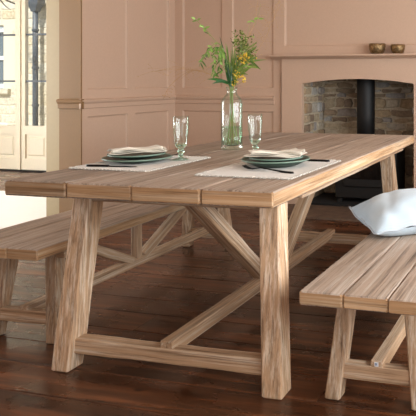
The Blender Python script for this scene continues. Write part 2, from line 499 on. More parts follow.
# outside: house across the yard, downpipe, bough
FYD = 9.0
def stones(bm, to3, u0, u1, v0, v1, hmin, hmax, wmin, wmax, proud, seed, holes=(), jit=.008, lift=.012, gap=.006):
    r = random.Random(seed)
    v = v0
    while v < v1-.01:
        h = min(r.uniform(hmin, hmax), v1-v)
        u = u0 - r.uniform(0, wmin)
        while u < u1:
            w = r.uniform(wmin, wmax)
            a, b = max(u, u0), min(u+w, u1)
            hh = h
            if b-a > .02 and not any(a < q[1] and b > q[0] and v < q[3] and v+hh > q[2] for q in holes):
                p = proud + r.uniform(-lift, lift)
                g = gap
                cs = [(a+g, v+g), (b-g, v+g), (b-g, v+hh-g), (a+g, v+hh-g)]
                mid = [((cs[k][0]+cs[(k+1) % 4][0])/2, (cs[k][1]+cs[(k+1) % 4][1])/2) for k in range(4)]
                ring = []
                for k in range(4): ring += [cs[k], mid[k]]
                ring = [(x_+r.uniform(-jit, jit), z_+r.uniform(-jit, jit)) for x_, z_ in ring]
                # knock the corners off
                cu, cv = (a+b)/2, v+hh/2
                ring = [(cu+(x_-cu)*(.93 if k % 2 == 0 else 1), cv+(z_-cv)*(.88 if k % 2 == 0 else 1)) for k, (x_, z_) in enumerate(ring)]
                R0 = [to3(x_, z_, -.02) for x_, z_ in ring]
                R1 = [to3(x_, z_, p*.6) for x_, z_ in ring]
                R2 = [to3(cu+(x_-cu)*.86, cv+(z_-cv)*.8, p) for x_, z_ in ring]
                loft(bm, [R0, R1, R2], r.random(), 0)
            u += w
        v += h
bm = newbm()
hole = (-10.35, -9.50, .93, 2.12)
stones(bm, lambda u, v, d: (u, FYD-d, v), -11.5, -6.5, -.1, 4.2, .13, .2, .25, .6, .012, 5, [hole], jit=.003, lift=.004, gap=.004)
for a in ((-11.5, hole[0]+.08, -.1, 4.2), (hole[1]-.08, -6.5, -.1, 4.2), (hole[0]+.08, hole[1]-.08, -.1, hole[2]), (hole[0]+.08, hole[1]-.08, hole[3], 4.2)):
    box(bm, a[0], a[1], FYD-.002, FYD+.3, a[2], a[3], .5, 1)
nb = thing('neighbouring_house', 'pale stone house seen outside through the glazed doors', 'house', (-9, FYD, -.1))
obj('wall', bm, [M_facade, M_facmortar], nb, (9, -FYD, .1))
bm = newbm()
x0, x1, z0, z1 = -10.27, -9.53, 1.0, 2.06
for a in ((x0, x0+.07, z0, z1), (x1-.07, x1, z0, z1), (x0, x1, z0, z0+.07), (x0, x1, z1-.06, z1), (x0, x1, 1.50, 1.57), (-9.92, -9.88, z0, z1)):
    box(bm, a[0], a[1], FYD+.04, FYD+.1, a[2], a[3])
wf = obj('window_frame', bm, M_whitepaint, nb, (9, -FYD, .1))
bm = newbm(); box(bm, x0+.03, x1-.03, FYD+.065, FYD+.075, z0+.03, z1-.03); obj('window_pane', bm, M_window_dark, wf)
bm = newbm(); box(bm, -10.4, -9.42, FYD-.07, FYD+.12, .90, .985, .9); obj('window_sill', bm, M_facade, nb, (9, -FYD, .1))
dp = thing('downpipe', 'dark downpipe with a hopper head on the stone house outside', 'downpipe', (-8.74, FYD-.155, 0))
bm = newbm(); tube(bm, [(0, 0, z) for z in (0, .8, 1.6, 2.36)], .045, 14); obj('pipe', bm, M_leadgrey, dp, smooth=True)
bm = newbm(); loft(bm, [[(s*x_, s2*y_, z) for x_, y_ in ((-1, -1), (1, -1), (1, 1), (-1, 1))] for s, s2, z in ((.05, .05, 2.32), (.065, .06, 2.38), (.12, .08, 2.45), (.13, .085, 2.56))]); obj('hopper_head', bm, M_leadgrey, dp)
for z in (.7, 1.35, 2.0):
    bm = newbm(); tube(bm, [(0, 0, z-.02), (0, 0, z+.02)], .056, 14); obj('bracket', bm, M_leadgrey, dp)
bm = newbm(); box(bm, -12, -5, 6.5, FYD+.3, -.2, -.1); struct('ground', bm, M_paving)
br = thing('tree_bough', 'bare brown tree bough hanging outside the left glazed door', 'branch', (-8.2, 7.9, 2.3))
bm = newbm()
tube(bm, bez((-.9, .1, .6), (-.35, 0, .13), (.0, 0, .03), 10), lambda t: .03-.018*t, 8)
obj('branch', bm, M_bark, br, smooth=True)
for p, q, r_ in (((-.5, 0, .27), (-.2, .1, .3), (.02, .1, .18)), ((-.3, 0, .14), (-.15, -.05, -.02), (-.02, -.05, -.07)), ((-.6, 0, .35), (-.5, .1, .15), (-.42, .1, .0))):
    bm = newbm(); tube(bm, bez(p, q, r_, 8), lambda t: .012-.008*t, 6); obj('twig', bm, M_bark, br, smooth=True)

# ------------------------------------------------------------------ fireplace
OX0, OX1, SPZ, TOPZ = -2.224, -1.19, 1.098, 1.140
fp = thing('fireplace_surround', 'pink painted fireplace surround with a low arched opening and mantel shelf', 'fireplace', (-1.71, BY, 0))
bm = newbm()
yf, yb = BY-.03, BY+.02
def q2(us, zs0, zs1):
    for (ua, za0, za1), (ub, zb0, zb1) in zip(zip(us, zs0, zs1), list(zip(us, zs0, zs1))[1:]):
        loft(bm, [[(ua, yf, za0), (ua, yb, za0), (ua, yb, za1), (ua, yf, za1)], [(ub, yf, zb0), (ub, yb, zb0), (ub, yb, zb1), (ub, yf, zb1)]])
q2([-2.42, OX0], [0, 0], [1.33, 1.33]); q2([OX1, -1.0], [0, 0], [1.33, 1.33])
us = [OX0+(OX1-OX0)*i/24 for i in range(25)]
arch = [SPZ+(TOPZ-SPZ)*(1-(2*i/24-1)**2) for i in range(25)]
q2(us, arch, [1.33]*25)
obj('surround_panel', bm, M_pink, fp, (1.71, -BY, 0))
bm = newbm()
prof = [(0, 1.318), (-.05, 1.318), (-.07, 1.328), (-.085, 1.332), (-.115, 1.338), (-.12, 1.346), (-.115, 1.355), (0, 1.355)]
loft(bm, [[(x, BY+a, z) for a, z in prof] for x in (-2.50, -.92)])
obj('mantel_shelf', bm, M_pink, fp, (1.71, -BY, 0))

# stone recess
RB = 5.72
bm = newbm()
stones(bm, lambda u, v, d: (u, RB-d, v), OX0, OX1, 0, 1.25, .045, .105, .08, .23, .022, 21, jit=.012)
stones(bm, lambda u, v, d: (OX0+d, u, v), BY+.02, RB, 0, 1.25, .05, .11, .06, .16, .018, 22)
stones(bm, lambda u, v, d: (OX1-d, u, v), BY+.02, RB, 0, 1.25, .05, .11, .06, .16, .018, 23)
box(bm, OX0-.1, OX1+.1, RB+.001, RB+.12, 0, 1.25, .5, 1)
box(bm, OX0-.1, OX0-.001, BY+.02, RB, 0, 1.25, .5, 1); box(bm, OX1+.001, OX1+.1, BY+.02, RB, 0, 1.25, .5, 1)
struct('wall_recess', bm, [M_stone, M_mortar])
bm = newbm(); box(bm, OX0-.1, OX1+.1, BY+.02, RB+.1, 1.25, 1.3); struct('ceiling_recess', bm, M_soot)
bm = newbm(); box(bm, OX0, OX1, BY-.02, RB, 0, .03); struct('trim_6', bm, M_hearth_shade)
bm = newbm(); box(bm, -2.45, -.95, 4.715, BY-.02, -.012, .012); struct('trim_7', bm, M_hearth)

sv = thing('wood_stove', 'black iron wood stove with a tall flue pipe in the stone fireplace', 'stove', (-1.655, 5.44, .03))
bm = newbm()
prism(bm, (0, 0, .04), (0, 0, .50), .57, .34, .012, .5, 0, axis='z'); obj('body', bm, M_iron, sv)
bm = newbm(); prism(bm, (0, 0, .50), (0, 0, .525), .60, .37, .006, .5, 0, axis='z'); obj('top_plate', bm, M_iron, sv)
dr = None
bm = newbm(); prism(bm, (-.20, -.178, .29), (.20, -.178, .29), .03, .28, .006, .5, 0, axis='x'); dr = obj('door', bm, M_iron, sv)
bm = newbm(); box(bm, -.15, .15, -.1945, -.192, .22, .37); obj('door_glass', bm, simple('stove_glass', '#0b0b0b', .1), dr)
bm = newbm(); tube(bm, [(.17, -.2, .26), (.17, -.215, .29), (.17, -.2, .32)], .008, 8); obj('handle', bm, M_metal, dr)
for sx in (-1, 1):
    for sy in (-1, 1):
        bm = newbm(); prism(bm, (sx*.25, sy*.135, 0), (sx*.235, sy*.125, .095), .04, .04, .004, .05, 0, axis='z'); obj('leg', bm, M_iron, sv)
bm = newbm(); tube(bm, [(-.045, 0, z) for z in (.52, .8, 1.0, 1.215)], .0825, 32); fl = obj('flue_pipe', bm, M_iron, sv, smooth=True)
bm = newbm(); tube(bm, [(-.045, 0, .522), (-.045, 0, .56)], .095, 32); obj('collar', bm, M_iron, fl)

for nm, lab, x, r_, h in (('brass_bowl', 'larger brass bowl on the mantel shelf, left of the pair', -1.504, .073, .088), ('brass_bowl', 'smaller brass bowl on the mantel shelf, right of the pair', -1.322, .063, .078)):
    bm = newbm()
    k = r_/.073; z = h
    lathe(bm, [(0, .004), (.035*k, .003), (.045*k, 0), (.058*k, .012), (.069*k, z*.42), (.073*k, z*.75), (.0725*k, z), (.0685*k, z), (.069*k, z*.75), (.064*k, z*.42), (.05*k, .016), (0, .012)], 40)
    o = obj(nm, bm, M_bronze, None, (x, BY-.0735-.003 if r_ > .07 else BY-.07, 1.3555), smooth=True)
    tag(o, lab, 'bowl', 'brass bowls on the mantel')

def edges(bm):
    bm.normal_update()
    for f in bm.faces:
        if abs(f.normal.z) < .5: f.material_index = 1 if abs(f.normal.y) > .6 else 2
# ------------------------------------------------------------------ dining table
TCX, TY0, TY1, THW, TH = -1.447, 1.853, 4.04, .536, .76
TCY = (TY0+TY1)/2; HL = (TY1-TY0)/2; TK = .056
tb = thing('dining_table', 'long weathered plank-top dining table on splayed trestle legs', 'table', (TCX, TCY, 0), R(.8))
bm = newbm()
pw = 2*THW/4
for i, v in enumerate((.05, .4, .5, .75)):
    xc = -THW+pw*(i+.5)
    prism(bm, (xc, -HL+rng.uniform(-.004, .004), TH-TK/2), (xc, HL+rng.uniform(-.004, .004), TH-TK/2), pw-.0035, TK, .005, .07, .0009, v, 'y')
edges(bm)
obj('tabletop', bm, [W_top, W_end, W_side], tb)
U = .016
def splay_leg(parent, foot, top, w, d):
    bm = newbm()
    prism(bm, foot, top, w, d, .005, .12, .0009, rng.random(), 'z')
    return obj('leg', bm, W_leg, parent)
for sx in (-1, 1):
    for sy in (-1, 1):
        splay_leg(tb, (U+sx*.443, sy*(HL-.189), 0), (U+sx*.396, sy*(HL-.262), TH-TK), .079, .086)
for sy in (-1, 1):
    beam('cross_stretcher', (U-.43, sy*(HL-.205), .092), (U+.43, sy*(HL-.205), .092), .055, .058, W_beam, tb)
    beam('top_bearer', (-.425, sy*(HL-.262), .676), (.425, sy*(HL-.262), .676), .075, .056, W_beam, tb)
beam('long_stretcher', (U, -(HL-.183), .121), (U, HL-.183, .121), .054, .052, W_beam, tb)
for sy in (-1, 1):
    beam('brace', (U, sy*.085, .135), (U, sy*.79, .69), .066, .06, W_beam, tb)
for sx in (-1, 1):
    beam('side_rail', (sx*(THW-.06), -(HL-.34), .689), (sx*(THW-.06), HL-.16, .689), .045, .03, W_beam, tb)

# ------------------------------------------------------------------ benches
def bench(label, cx, cy, hl, rz, ldx, ins):
    b = thing('bench', label, 'bench', (cx, cy, 0), R(rz), 'plank benches beside the table')
    H, K, W3 = .45, .046, .444/3
    bm = newbm()
    for i in range(3):
        xc = -.222+W3*(i+.5)
        prism(bm, (xc, -hl+rng.uniform(-.004, .004), H-K/2), (xc, hl+rng.uniform(-.004, .004), H-K/2), W3-.003, K, .004, .07, .0009, rng.uniform(.3, .8), 'y')
    edges(bm)
    obj('seat', bm, [W_bench, W_end, W_side], b)
    for sx in (-1, 1):
        for sy in (-1, 1):
            splay_leg(b, (ldx+sx*.1585, sy*(hl-ins), 0), (ldx+sx*.1135, sy*(hl-ins-.045), H-K), .059, .059)
    for sy in (-1, 1):
        beam('cross_stretcher', (ldx-.15, sy*(hl-ins-.01), .10), (ldx+.15, sy*(hl-ins-.01), .10), .045, .055, W_beam, b)
    ls = beam('long_stretcher', (ldx, -(hl-ins+.01), .123), (ldx, hl-ins+.01, .123), .046, .045, W_beam, b)
    for sy in (-1, 1):
        beam('seat_bearer', (ldx-.19, sy*(hl-ins-.04), .38), (ldx+.19, sy*(hl-ins-.04), .38), .055, .046, W_beam, b)
        beam('brace', (ldx, sy*.05, .14), (ldx, sy*.60, .40), .05, .045, W_beam, b)
    bm = newbm(); prism(bm, (ldx, 0, .14), (ldx, 0, .405), .042, .042, .003, .2, .0005, .4, 'z'); obj('centre_post', bm, W_leg, b)
    return b, ls
bl, _ = bench('weathered plank bench left of the table, by the hall opening', -2.245, 2.98, .95, 1.2, -.018, .19)
br_, ls = bench('weathered plank bench right of the table, with a pale cushion on it', -.58, 2.797, .95, 0, -.029, .235)
# small white tag on the end grain of the right bench stretcher
yy = -(.95-.235+.01)-.0012
SH = -.011
bm = newbm(); box(bm, SH-.025, SH-.011, yy, yy+.0008, .1285, .1435)
tg = obj('tag', bm, simple('white_tag', '#eef0f2', .5), br_); tag(tg, 'small white printed tag on the stretcher end')
bm = newbm()
for a in ((-.0225, -.0205, .131, .1412), (-.0205, -.0155, .1395, .1412), (-.0160, -.0142, .1365, .1405), (-.0205, -.0155, .1352, .1370)):
    box(bm, SH+a[0], SH+a[1], yy-.0006, yy-.0001, a[2], a[3])
loft(bm, [[(SH+x-.001, yy-.0006, z), (SH+x+.001, yy-.0006, z), (SH+x+.001, yy-.0001, z), (SH+x-.001, yy-.0001, z)] for x, z in ((-.0185, .1358), (-.0150, .131))])
obj('printed_letter', bm, simple('tag_ink', '#47648c', .5), tg)

# ------------------------------------------------------------------ cushion on the right bench
cu = thing('cushion', 'pale blue-white linen cushion lying on the right bench', 'cushion', (-.677, 2.772, .4505), R(33))
n = 44; hw = .215
def cus(u, v, top):
    # pinched corners, gently bowed sides
    e = 1-.09*(1-u*u)*abs(v)**3; e2 = 1-.09*(1-v*v)*abs(u)**3
    if u < 0 and v < 0: q_ = 1-.07*(u*v)**4; e *= q_; e2 *= q_
    if u < 0 and v > 0: q_ = 1-.02*(u*v)**6; e *= q_; e2 *= q_
    x = u*hw*e2*(1+.0*v); y_ = v*hw*e
    f = max(0, (1-abs(u)**2.6))**.62*max(0, (1-abs(v)**2.6))**.62
    f = max(f, 0)
    seam = .040 + .01*u*u*v*v + .05*(max(0, -u)*max(0, v))**3*.45 + .012*math.sin(2.3*u+1)*abs(v)
    wr = .009*math.sin(9*u+4*v+1.3)*math.sin(5*v-3*u)*(1-f) + .007*math.exp(-((u+.35-.3*v)/.12)**2)*(-f) + .009*math.sin(7*(u-v)+1.5*u*u)*f*(1-f)*2 + .003*math.sin(14*u+9*v)*f*(1-f)*3
    if top: return (x, y_, seam + .122*f*(1+.12*u) + wr)
    return (x, y_, max(.002, seam - .062*f))
bm = newbm()
for top in (True, False):
    g = [[bm.verts.new(cus(2*i/n-1, 2*j/n-1, top)) for j in range(n+1)] for i in range(n+1)]
    for i in range(n):
        for j in range(n): bm.faces.new((g[i][j], g[i+1][j], g[i+1][j+1], g[i][j+1]))
bmesh.ops.remove_doubles(bm, verts=bm.verts[:], dist=.0004)
obj('cover', bm, M_cushion, cu, smooth=True)
per = [(-1+2*i/n, -1) for i in range(n)]+[(1, -1+2*i/n) for i in range(n)]+[(1-2*i/n, 1) for i in range(n)]+[(-1, 1-2*i/n) for i in range(n+1)]
bm = newbm(); tube(bm, [Vector(cus(u, v, True)) for u, v in per], .0042, 8); obj('piping', bm, M_piping, cu, smooth=True)

# ------------------------------------------------------------------ place settings
TZ = TH+.0012
def placemat(label, x0, x1, y0, y1):
    t = thing('placemat', label, 'placemat', ((x0+x1)/2, (y0+y1)/2, TZ), 0, 'woven placemats on the table')
    a, b = (x1-x0)/2, (y1-y0)/2
    bm = newbm()
    nx, ny = 24, 32
    def P(i, j, up):
        x = -a+2*a*i/nx; y_ = -b+2*b*j/ny
        if i in (0, nx): x += rng.uniform(-.002, .002)
        if j in (0, ny): y_ += rng.uniform(-.002, .002)
        return (x, y_, up)
    top = [[bm.verts.new(P(i, j, .0035)) for j in range(ny+1)] for i in range(nx+1)]
    bot = [[bm.verts.new((v.co.x, v.co.y, 0)) for v in r] for r in top]
    for i in range(nx):
        for j in range(ny):
            bm.faces.new((top[i][j], top[i+1][j], top[i+1][j+1], top[i][j+1])); bm.faces.new((bot[i][j], bot[i][j+1], bot[i+1][j+1], bot[i+1][j]))
    for i in range(nx):
        for j in (0, ny): bm.faces.new((top[i][j], top[i+1][j], bot[i+1][j], bot[i][j]))
    for j in range(ny):
        for i in (0, nx): bm.faces.new((top[i][j], top[i][j+1], bot[i][j+1], bot[i][j]))
    obj('woven_cloth', bm, M_mat, t)
    bm = newbm()   # scalloped loop edging all round
    for k in range(30):
        for s in (-1, 1):
            y_ = -b+2*b*(k+.5)/30; q = rng.uniform(.004, .0075); box(bm, s*a-q, s*a+q, y_-.005, y_+.005, .0003, rng.uniform(.004, .0062))
    for k in range(22):
        for s in (-1, 1):
            x = -a+2*a*(k+.5)/22; q = rng.uniform(.004, .0075); box(bm, x-.005, x+.005, s*b-q, s*b+q, .0003, rng.uniform(.004, .0062))
    tag(obj('fringe', bm, M_mat, t), kind='stuff')
placemat('woven off-white placemat on the left side of the table', -1.945, -1.578, 2.14, 2.60)
placemat('woven off-white placemat on the right side of the table', -1.340, -.948, 2.10, 2.640)

def plate(label, x, y, z, r, hgt=.02):
    t = thing('plate', label, 'plate', (x, y, z), 0, 'dark green plates')
    bm = newbm()
    lathe(bm, [(0, 0), (r*.55, 0), (r*.6, .001), (r*.8, hgt*.45), (r*.985, hgt-.004), (r*.985, hgt), (r*.8, hgt*.62), (r*.62, .007), (r*.5, .0055), (0, .0055)], 64)
    obj('dish', bm, M_plate, t, smooth=True)
    bm = newbm()
    lathe(bm, [(r*.96, hgt-.0035), (r*.992, hgt-.005), (r, hgt-.002), (r*.992, hgt+.0015), (r*.96, hgt-.001)], 64, closed_profile=True)
    tag(obj('rim', bm, M_plate_rim, t, smooth=True), 'paler green glazed rim')
PZ = TZ+.0048
LP, RP = (-1.805, 2.383), (-1.15, 2.41)
plate('large dark green plate under the smaller plate on the left placemat', *LP, PZ, .145)
plate('small dark green plate stacked on the large plate at the left setting', LP[0]-.008, LP[1]+.005, PZ+.016, .120, .019)
plate('large dark green plate under the smaller plate on the right placemat', *RP, PZ, .143, .03)
plate('small dark green plate stacked on the large plate at the right setting', RP[0], RP[1]+.004, PZ+.020, .112, .017)

def napkin(label, x, y, z, a, b, rz, seed):
    r = random.Random(seed)
    t = thing('napkin', label, 'napkin', (x, y, z), rz, 'linen napkins')
    ph = [r.uniform(0, 6) for _ in range(4)]
    bm = newbm()
    nx, ny = 36, 24
    for layer in range(3):
        sh = .012*layer; rot = .10*(layer-1)
        def hgt(u, v):
            return .002+.0055*layer + .004*(1+math.sin(4.2*u+ph[0]+layer))*(.4+.6*abs(u)) + .003*(1+math.sin(3*v+2.5*u+ph[1]+layer*.7)) + .007*max(0, abs(u)-.62)
        T = []; B = []
        for i in range(nx+1):
            u = 2*i/nx-1
            T.append([]); B.append([])
            for j in range(ny+1):
                v = 2*j/ny-1
                px_ = (u*a*(1-.06*layer)+.012*math.sin(2*v+ph[2]+layer)*1)*math.cos(rot)-v*b*math.sin(rot)
                py_ = u*a*math.sin(rot)*.6+(v*b*(1-.1*layer)+.01*math.sin(3*u+ph[3]+layer))
                h_ = hgt(u, v)
                T[-1].append(bm.verts.new((px_, py_, h_+.003))); B[-1].append(bm.verts.new((px_, py_, h_)))
        for i in range(nx):
            for j in range(ny):
                bm.faces.new((T[i][j], T[i+1][j], T[i+1][j+1], T[i][j+1])); bm.faces.new((B[i][j], B[i][j+1], B[i+1][j+1], B[i+1][j]))
        for i in range(nx):
            for j in (0, ny): bm.faces.new((T[i][j], T[i+1][j], B[i+1][j], B[i][j]))
        for j in range(ny):
            for i in (0, nx): bm.faces.new((T[i][j], T[i][j+1], B[i][j+1], B[i][j]))
    obj('folded_cloth', bm, M_napkin, t, smooth=True)
    # rolled fold along the near edge
    bm = newbm()
    pts = [(u*a*.9, -b*.55+.015*math.sin(3*u+ph[0]), .022+.004*math.sin(5*u+ph[1])) for u in [k/14-1 for k in range(29)]]
    tube(bm, pts, lambda s: .0065+.002*math.sin(9*s), 10)
    obj('rolled_fold', bm, M_napkin, t, smooth=True)
napkin('loosely folded linen napkin on the left plate stack', LP[0]-.006, LP[1]+.004, PZ+.034, .115, .06, R(40), 3)
napkin('loosely folded linen napkin on the right plate stack', RP[0]+.002, RP[1]+.002, PZ+.036, .115, .07, R(25), 8)

def cutlery_bar(bm, st):
    """st: list of (x, halfwidth, z, thick)"""
    loft(bm, [[(x, -w, z), (x, w, z), (x, w*.8, z+k), (x, -w*.8, z+k)] for x, w, z, k in st])
def knife(label, p, q):
    p, q = Vector(p), Vector(q)
    t = thing('knife', label, 'knife', (p.x, p.y, TZ+.0042), math.atan2(q.y-p.y, q.x-p.x), 'dark knives')
    L = (q-p).length
    bm = newbm(); cutlery_bar(bm, [(0, .004, 0, .005), (.004, .007, 0, .008), (.05, .0065, 0, .0085), (.095, .0055, 0, .008), (.1, .004, .001, .004)]); obj('handle', bm, M_metal, t)
    bm = newbm(); cutlery_bar(bm, [(.1, .004, .0012, .003), (.112, .008, .001, .0028), (L-.03, .0095, .001, .002), (L-.01, .007, .001, .0018), (L, .001, .001, .0012)]); obj('blade', bm, M_metal, t)
def fork(label, p, q):
    p, q = Vector(p), Vector(q)
    t = thing('fork', label, 'fork', (p.x, p.y, TZ+.0042), math.atan2(q.y-p.y, q.x-p.x), 'dark forks')
    L = (q-p).length
    bm = newbm(); cutlery_bar(bm, [(0, .003, .0, .004), (.006, .0075, 0, .006), (.05, .006, .001, .006), (.1, .0035, .006, .004), (L-.085, .0035, .012, .004), (L-.065, .008, .009, .003), (L-.05, .0125, .006, .0025)]); obj('handle', bm, M_metal, t)
    for k in range(4):
        y_ = -.0095+.00633*k
        bm = newbm(); loft(bm, [[(x, y_-w, z), (x, y_+w, z), (x, y_+w, z+.0022), (x, y_-w, z+.0022)] for x, w, z in ((L-.055, .0024, .006), (L-.03, .0019, .006), (L-.012, .0016, .011), (L, .0008, .017))]); obj('tine', bm, M_metal, t)
knife('dark metal knife on the left placemat, near side of the plates', (-1.905, 2.19, 0), (-1.685, 2.222, 0))
fork('dark metal fork on the left placemat, far side of the plates', (-1.93, 2.555, 0), (-1.715, 2.555, 0))
fork('dark metal fork on the right placemat, near side of the plates', (-.985, 2.218, 0), (-1.22, 2.262, 0))
knife('dark metal knife on the right placemat, far side of the plates', (-.975, 2.582, 0), (-1.195, 2.575, 0))

# ------------------------------------------------------------------ glasses
def goblet(label, x, y):
    t = thing('champagne_glass', label, 'glass', (x, y, TZ+.003), 0, 'green-tinged stem glasses')
    bm = newbm()
    out = [(0.0335, .197), (.034, .17), (.032, .12), (.027, .075), (.019, .058), (.011, .051), (.0105, .046)]
    inn = [(0, .066), (.015, .069), (.0235, .080), (.029, .12), (.0312, .17), (.0312, .197)]
    foot = [(.014, .042), (.0155, .036), (.010, .030), (.009, .026), (.0125, .021), (.009, .016), (.010, .012), (.03, .006), (.036, .003), (.036, 0), (0, 0)]
    prof = inn+[(.0324, .1985)]+out+foot
    fs = lathe(bm, prof, 40)
    for f in fs:
        if f.calc_center_median().z < .07: f.material_index = 1
    obj('bowl_and_stem', bm, [M_green_glass, M_foot_glass], t, smooth=True)
goblet('green-tinged champagne glass behind the left place setting', -1.652, 2.480)
goblet('green-tinged champagne glass behind the right place setting', -1.415, 2.735)

# ------------------------------------------------------------------ vase and flowers
VX_, VY_ = -1.672, 2.97
vs = thing('glass_vase', 'clear green-tinged bottle vase of flowers on the table', 'vase', (VX_, VY_, TH+.0006))
bm = newbm()
pr = [(0, .022), (.040, .020), (.0488, .026), (.0505, .045), (.0505, .235), (.048, .255), (.038, .274), (.0255, .288), (.0225, .30), (.0225, .318), (.0275, .327),
      (.0295, .330), (.0305, .327), (.0255, .315), (.0255, .30), (.029, .290), (.042, .277), (.0525, .258), (.055, .238), (.055, .01), (.052, .001), (.045, 0), (0, .004)]
fs = lathe(bm, pr, 64)
for f in fs:
    if f.calc_center_median().z < .024: f.material_index = 1
obj('bottle', bm, [M_green_glass, M_foot_glass], vs, smooth=True)
bm = newbm(); lathe(bm, [(0, .0225), (.040, .0205), (.0485, .0265), (.0502, .045), (.0502, .119), (.046, .1175), (0, .1175)], 48); obj('water', bm, M_water, vs, smooth=True)

def V3(p): return Vector(p)
FW = Matrix.Rotation(R(28), 3, 'Z')          # spread the spray mainly across the sight line
def wp(a, b, c):                            # a: right, b: up above the table, c: towards the back, from the vase axis
    return FW @ Vector((a, c, 0)) + Vector((0, 0, b))
def blade(bm, base, tip, w, sag=.0, v=None, nrm=None, n=6, fold=.25):
    base, tip = V3(base), V3(tip)
    d = tip-base
    side = d.cross(nrm or Vector((rng.uniform(-.4, .4), -1, rng.uniform(-.2, .6)))).normalized()
    up = side.cross(d).normalized()
    v = rng.random() if v is None else v
    L_, C_, R_ = [], [], []
    for i in range(n+1):
        t = i/n
        c = base.lerp(tip, t)+Vector((0, 0, -sag*t*t*1.0+sag*t))
        ww = w*math.sin(math.pi*min(1, .06+.94*t)**.8)
        L_.append(bm.verts.new(c-side*ww+up*ww*fold)); C_.append(bm.verts.new(c)); R_.append(bm.verts.new(c+side*ww+up*ww*fold))
    fs = []
    for i in range(n):
        fs.append(bm.faces.new((L_[i], C_[i], C_[i+1], L_[i+1]))); fs.append(bm.faces.new((C_[i], R_[i], R_[i+1], C_[i+1])))
    paint(bm, fs, v)
def ball(bm, c, r, v):
    M = Matrix.Translation(c) @ Matrix.Scale(r, 4)
    l = bm.faces.layers.float.get('rnd')
    ret = bmesh.ops.create_icosphere(bm, subdivisions=1, radius=1, matrix=M)
    for f in {f for q in ret['verts'] for f in q.link_faces}: f[l] = v
def sprig(label, cat, name='flower_stem', grp=None):
    return thing(name, label, cat, (VX_, VY_, TH+.03), 0, grp)
OFF = -.03
def w0(a, b, c): return wp(a, b+OFF, c)
def spath(*ps, n=8):
    """catmull-like smooth path"""
    ps = [V3(p) for p in ps]; out = []
    for i in range(len(ps)-1):
        a, b, c, d = ps[max(i-1, 0)], ps[i], ps[i+1], ps[min(i+2, len(ps)-1)]
        for k in range(n):
            t = k/n
            out.append(.5*((2*b)+(c-a)*t+(2*a-5*b+4*c-d)*t*t+(3*b-a-3*c+d)*t**3))
    out.append(ps[-1]); return out

# 1 drooping leafy branch to the left
t = sprig('drooping bright green leafy stem on the left of the vase', 'plant stem', 'leafy_stem')
path = spath(w0(.02, .035, .01), w0(-.004, .17, 0), w0(-.006, .32, 0), w0(-.022, .44, -.01), w0(-.055, .55, -.02), w0(-.10, .545, -.03), w0(-.14, .48, -.04))
bm = newbm(); tube(bm, path, lambda s: .0028-.0018*s, 6); obj('stem', bm, M_stem, t, smooth=True)
bm = newbm()
twigs = [((-.055, .55, -.02), (-.06, .46, -.03), (-.062, .41, -.03)), ((-.08, .555, -.02), (-.095, .48, -.04), (-.085, .40, -.05)),
         ((-.10, .545, -.03), (-.13, .52, -.02), (-.155, .455, -.02)), ((-.06, .55, -.02), (-.11, .60, .0), (-.135, .64, .0)), ((-.11, .60, 0), (-.155, .66, .0), (-.185, .685, .01))]
bs = newbm()
for a, b, c in twigs:
    pts = bez(w0(*a), w0(*b), w0(*c), 10)
    tube(bs, pts, .0011, 5)
    sparse = a[1] > .56 or c[1] > .6
    for k in range(1, 11, 4 if sparse else 1):
        for s in ((-1,) if sparse else (-1, 1)):
            if rng.random() < .25: continue
            p = pts[k]
            d = wp(s*rng.uniform(.008, .024), rng.uniform(-.036, -.008) if not sparse else rng.uniform(-.01, .012), rng.uniform(-.02, .02))
            blade(bm, p, p+d*1.05, rng.uniform(.0032, .0058))
for k in range(10):
    p = w0(-.056+rng.uniform(-.008, .012), .545-rng.uniform(0, .05), -.02); blade(bm, p, p+wp(rng.uniform(-.01, .012), -rng.uniform(.03, .055), rng.uniform(-.02, .01)), .008, v=rng.uniform(.6, 1))
for a, b in (((-.185, .685), (-.205, .695)), ((-.175, .68), (-.155, .69)), ((-.14, .645), (-.165, .655)), ((-.135, .64), (-.11, .648)), ((-.14, .64), (-.135, .615))):
    blade(bm, w0(*a, 0), w0(*b, -.01), .006, v=.8)
obj('twigs', bs, M_stem, t, smooth=True)
for k in range(34):
    p = w0(rng.uniform(-.12, -.03), rng.uniform(.39, .56), rng.uniform(-.05, .02)); blade(bm, p, p+wp(rng.uniform(-.02, .02), rng.uniform(-.03, .004), rng.uniform(-.015, .015)), rng.uniform(.003, .0055))
obj('leaves', bm, M_leaf, t)

# 2 long dark strap leaves
t = sprig('long dark green strap leaves low in the bouquet', 'plant stem', 'strap_leaf_stem')
bm = newbm(); tube(bm, spath(w0(-.022, .03, -.01), w0(-.008, .17, 0), w0(-.008, .3, 0), w0(-.012, .40, 0)), .003, 6); obj('stem', bm, M_stem, t, smooth=True)
bm = newbm()
for base, tip, w, sag in (((-.012, .345, 0), (-.125, .37, -.04), .011, .05), ((-.012, .35, 0), (-.098, .345, -.06), .010, .05), ((-.01, .33, 0), (-.04, .49, .02), .008, 0),
                          ((-.004, .38, 0), (-.062, .60, -.01), .006, 0), ((.0, .33, 0), (-.028, .46, -.03), .009, 0), ((0, .36, -.01), (.055, .42, -.03), .008, .02), ((-.006, .33, -.01), (.0, .44, -.03), .009, 0),
                          ((.0, .33, 0), (.03, .40, -.03), .008, .01)):
    blade(bm, w0(*base), w0(*tip), w, sag, n=10)
obj('leaves', bm, M_darkleaf, t)

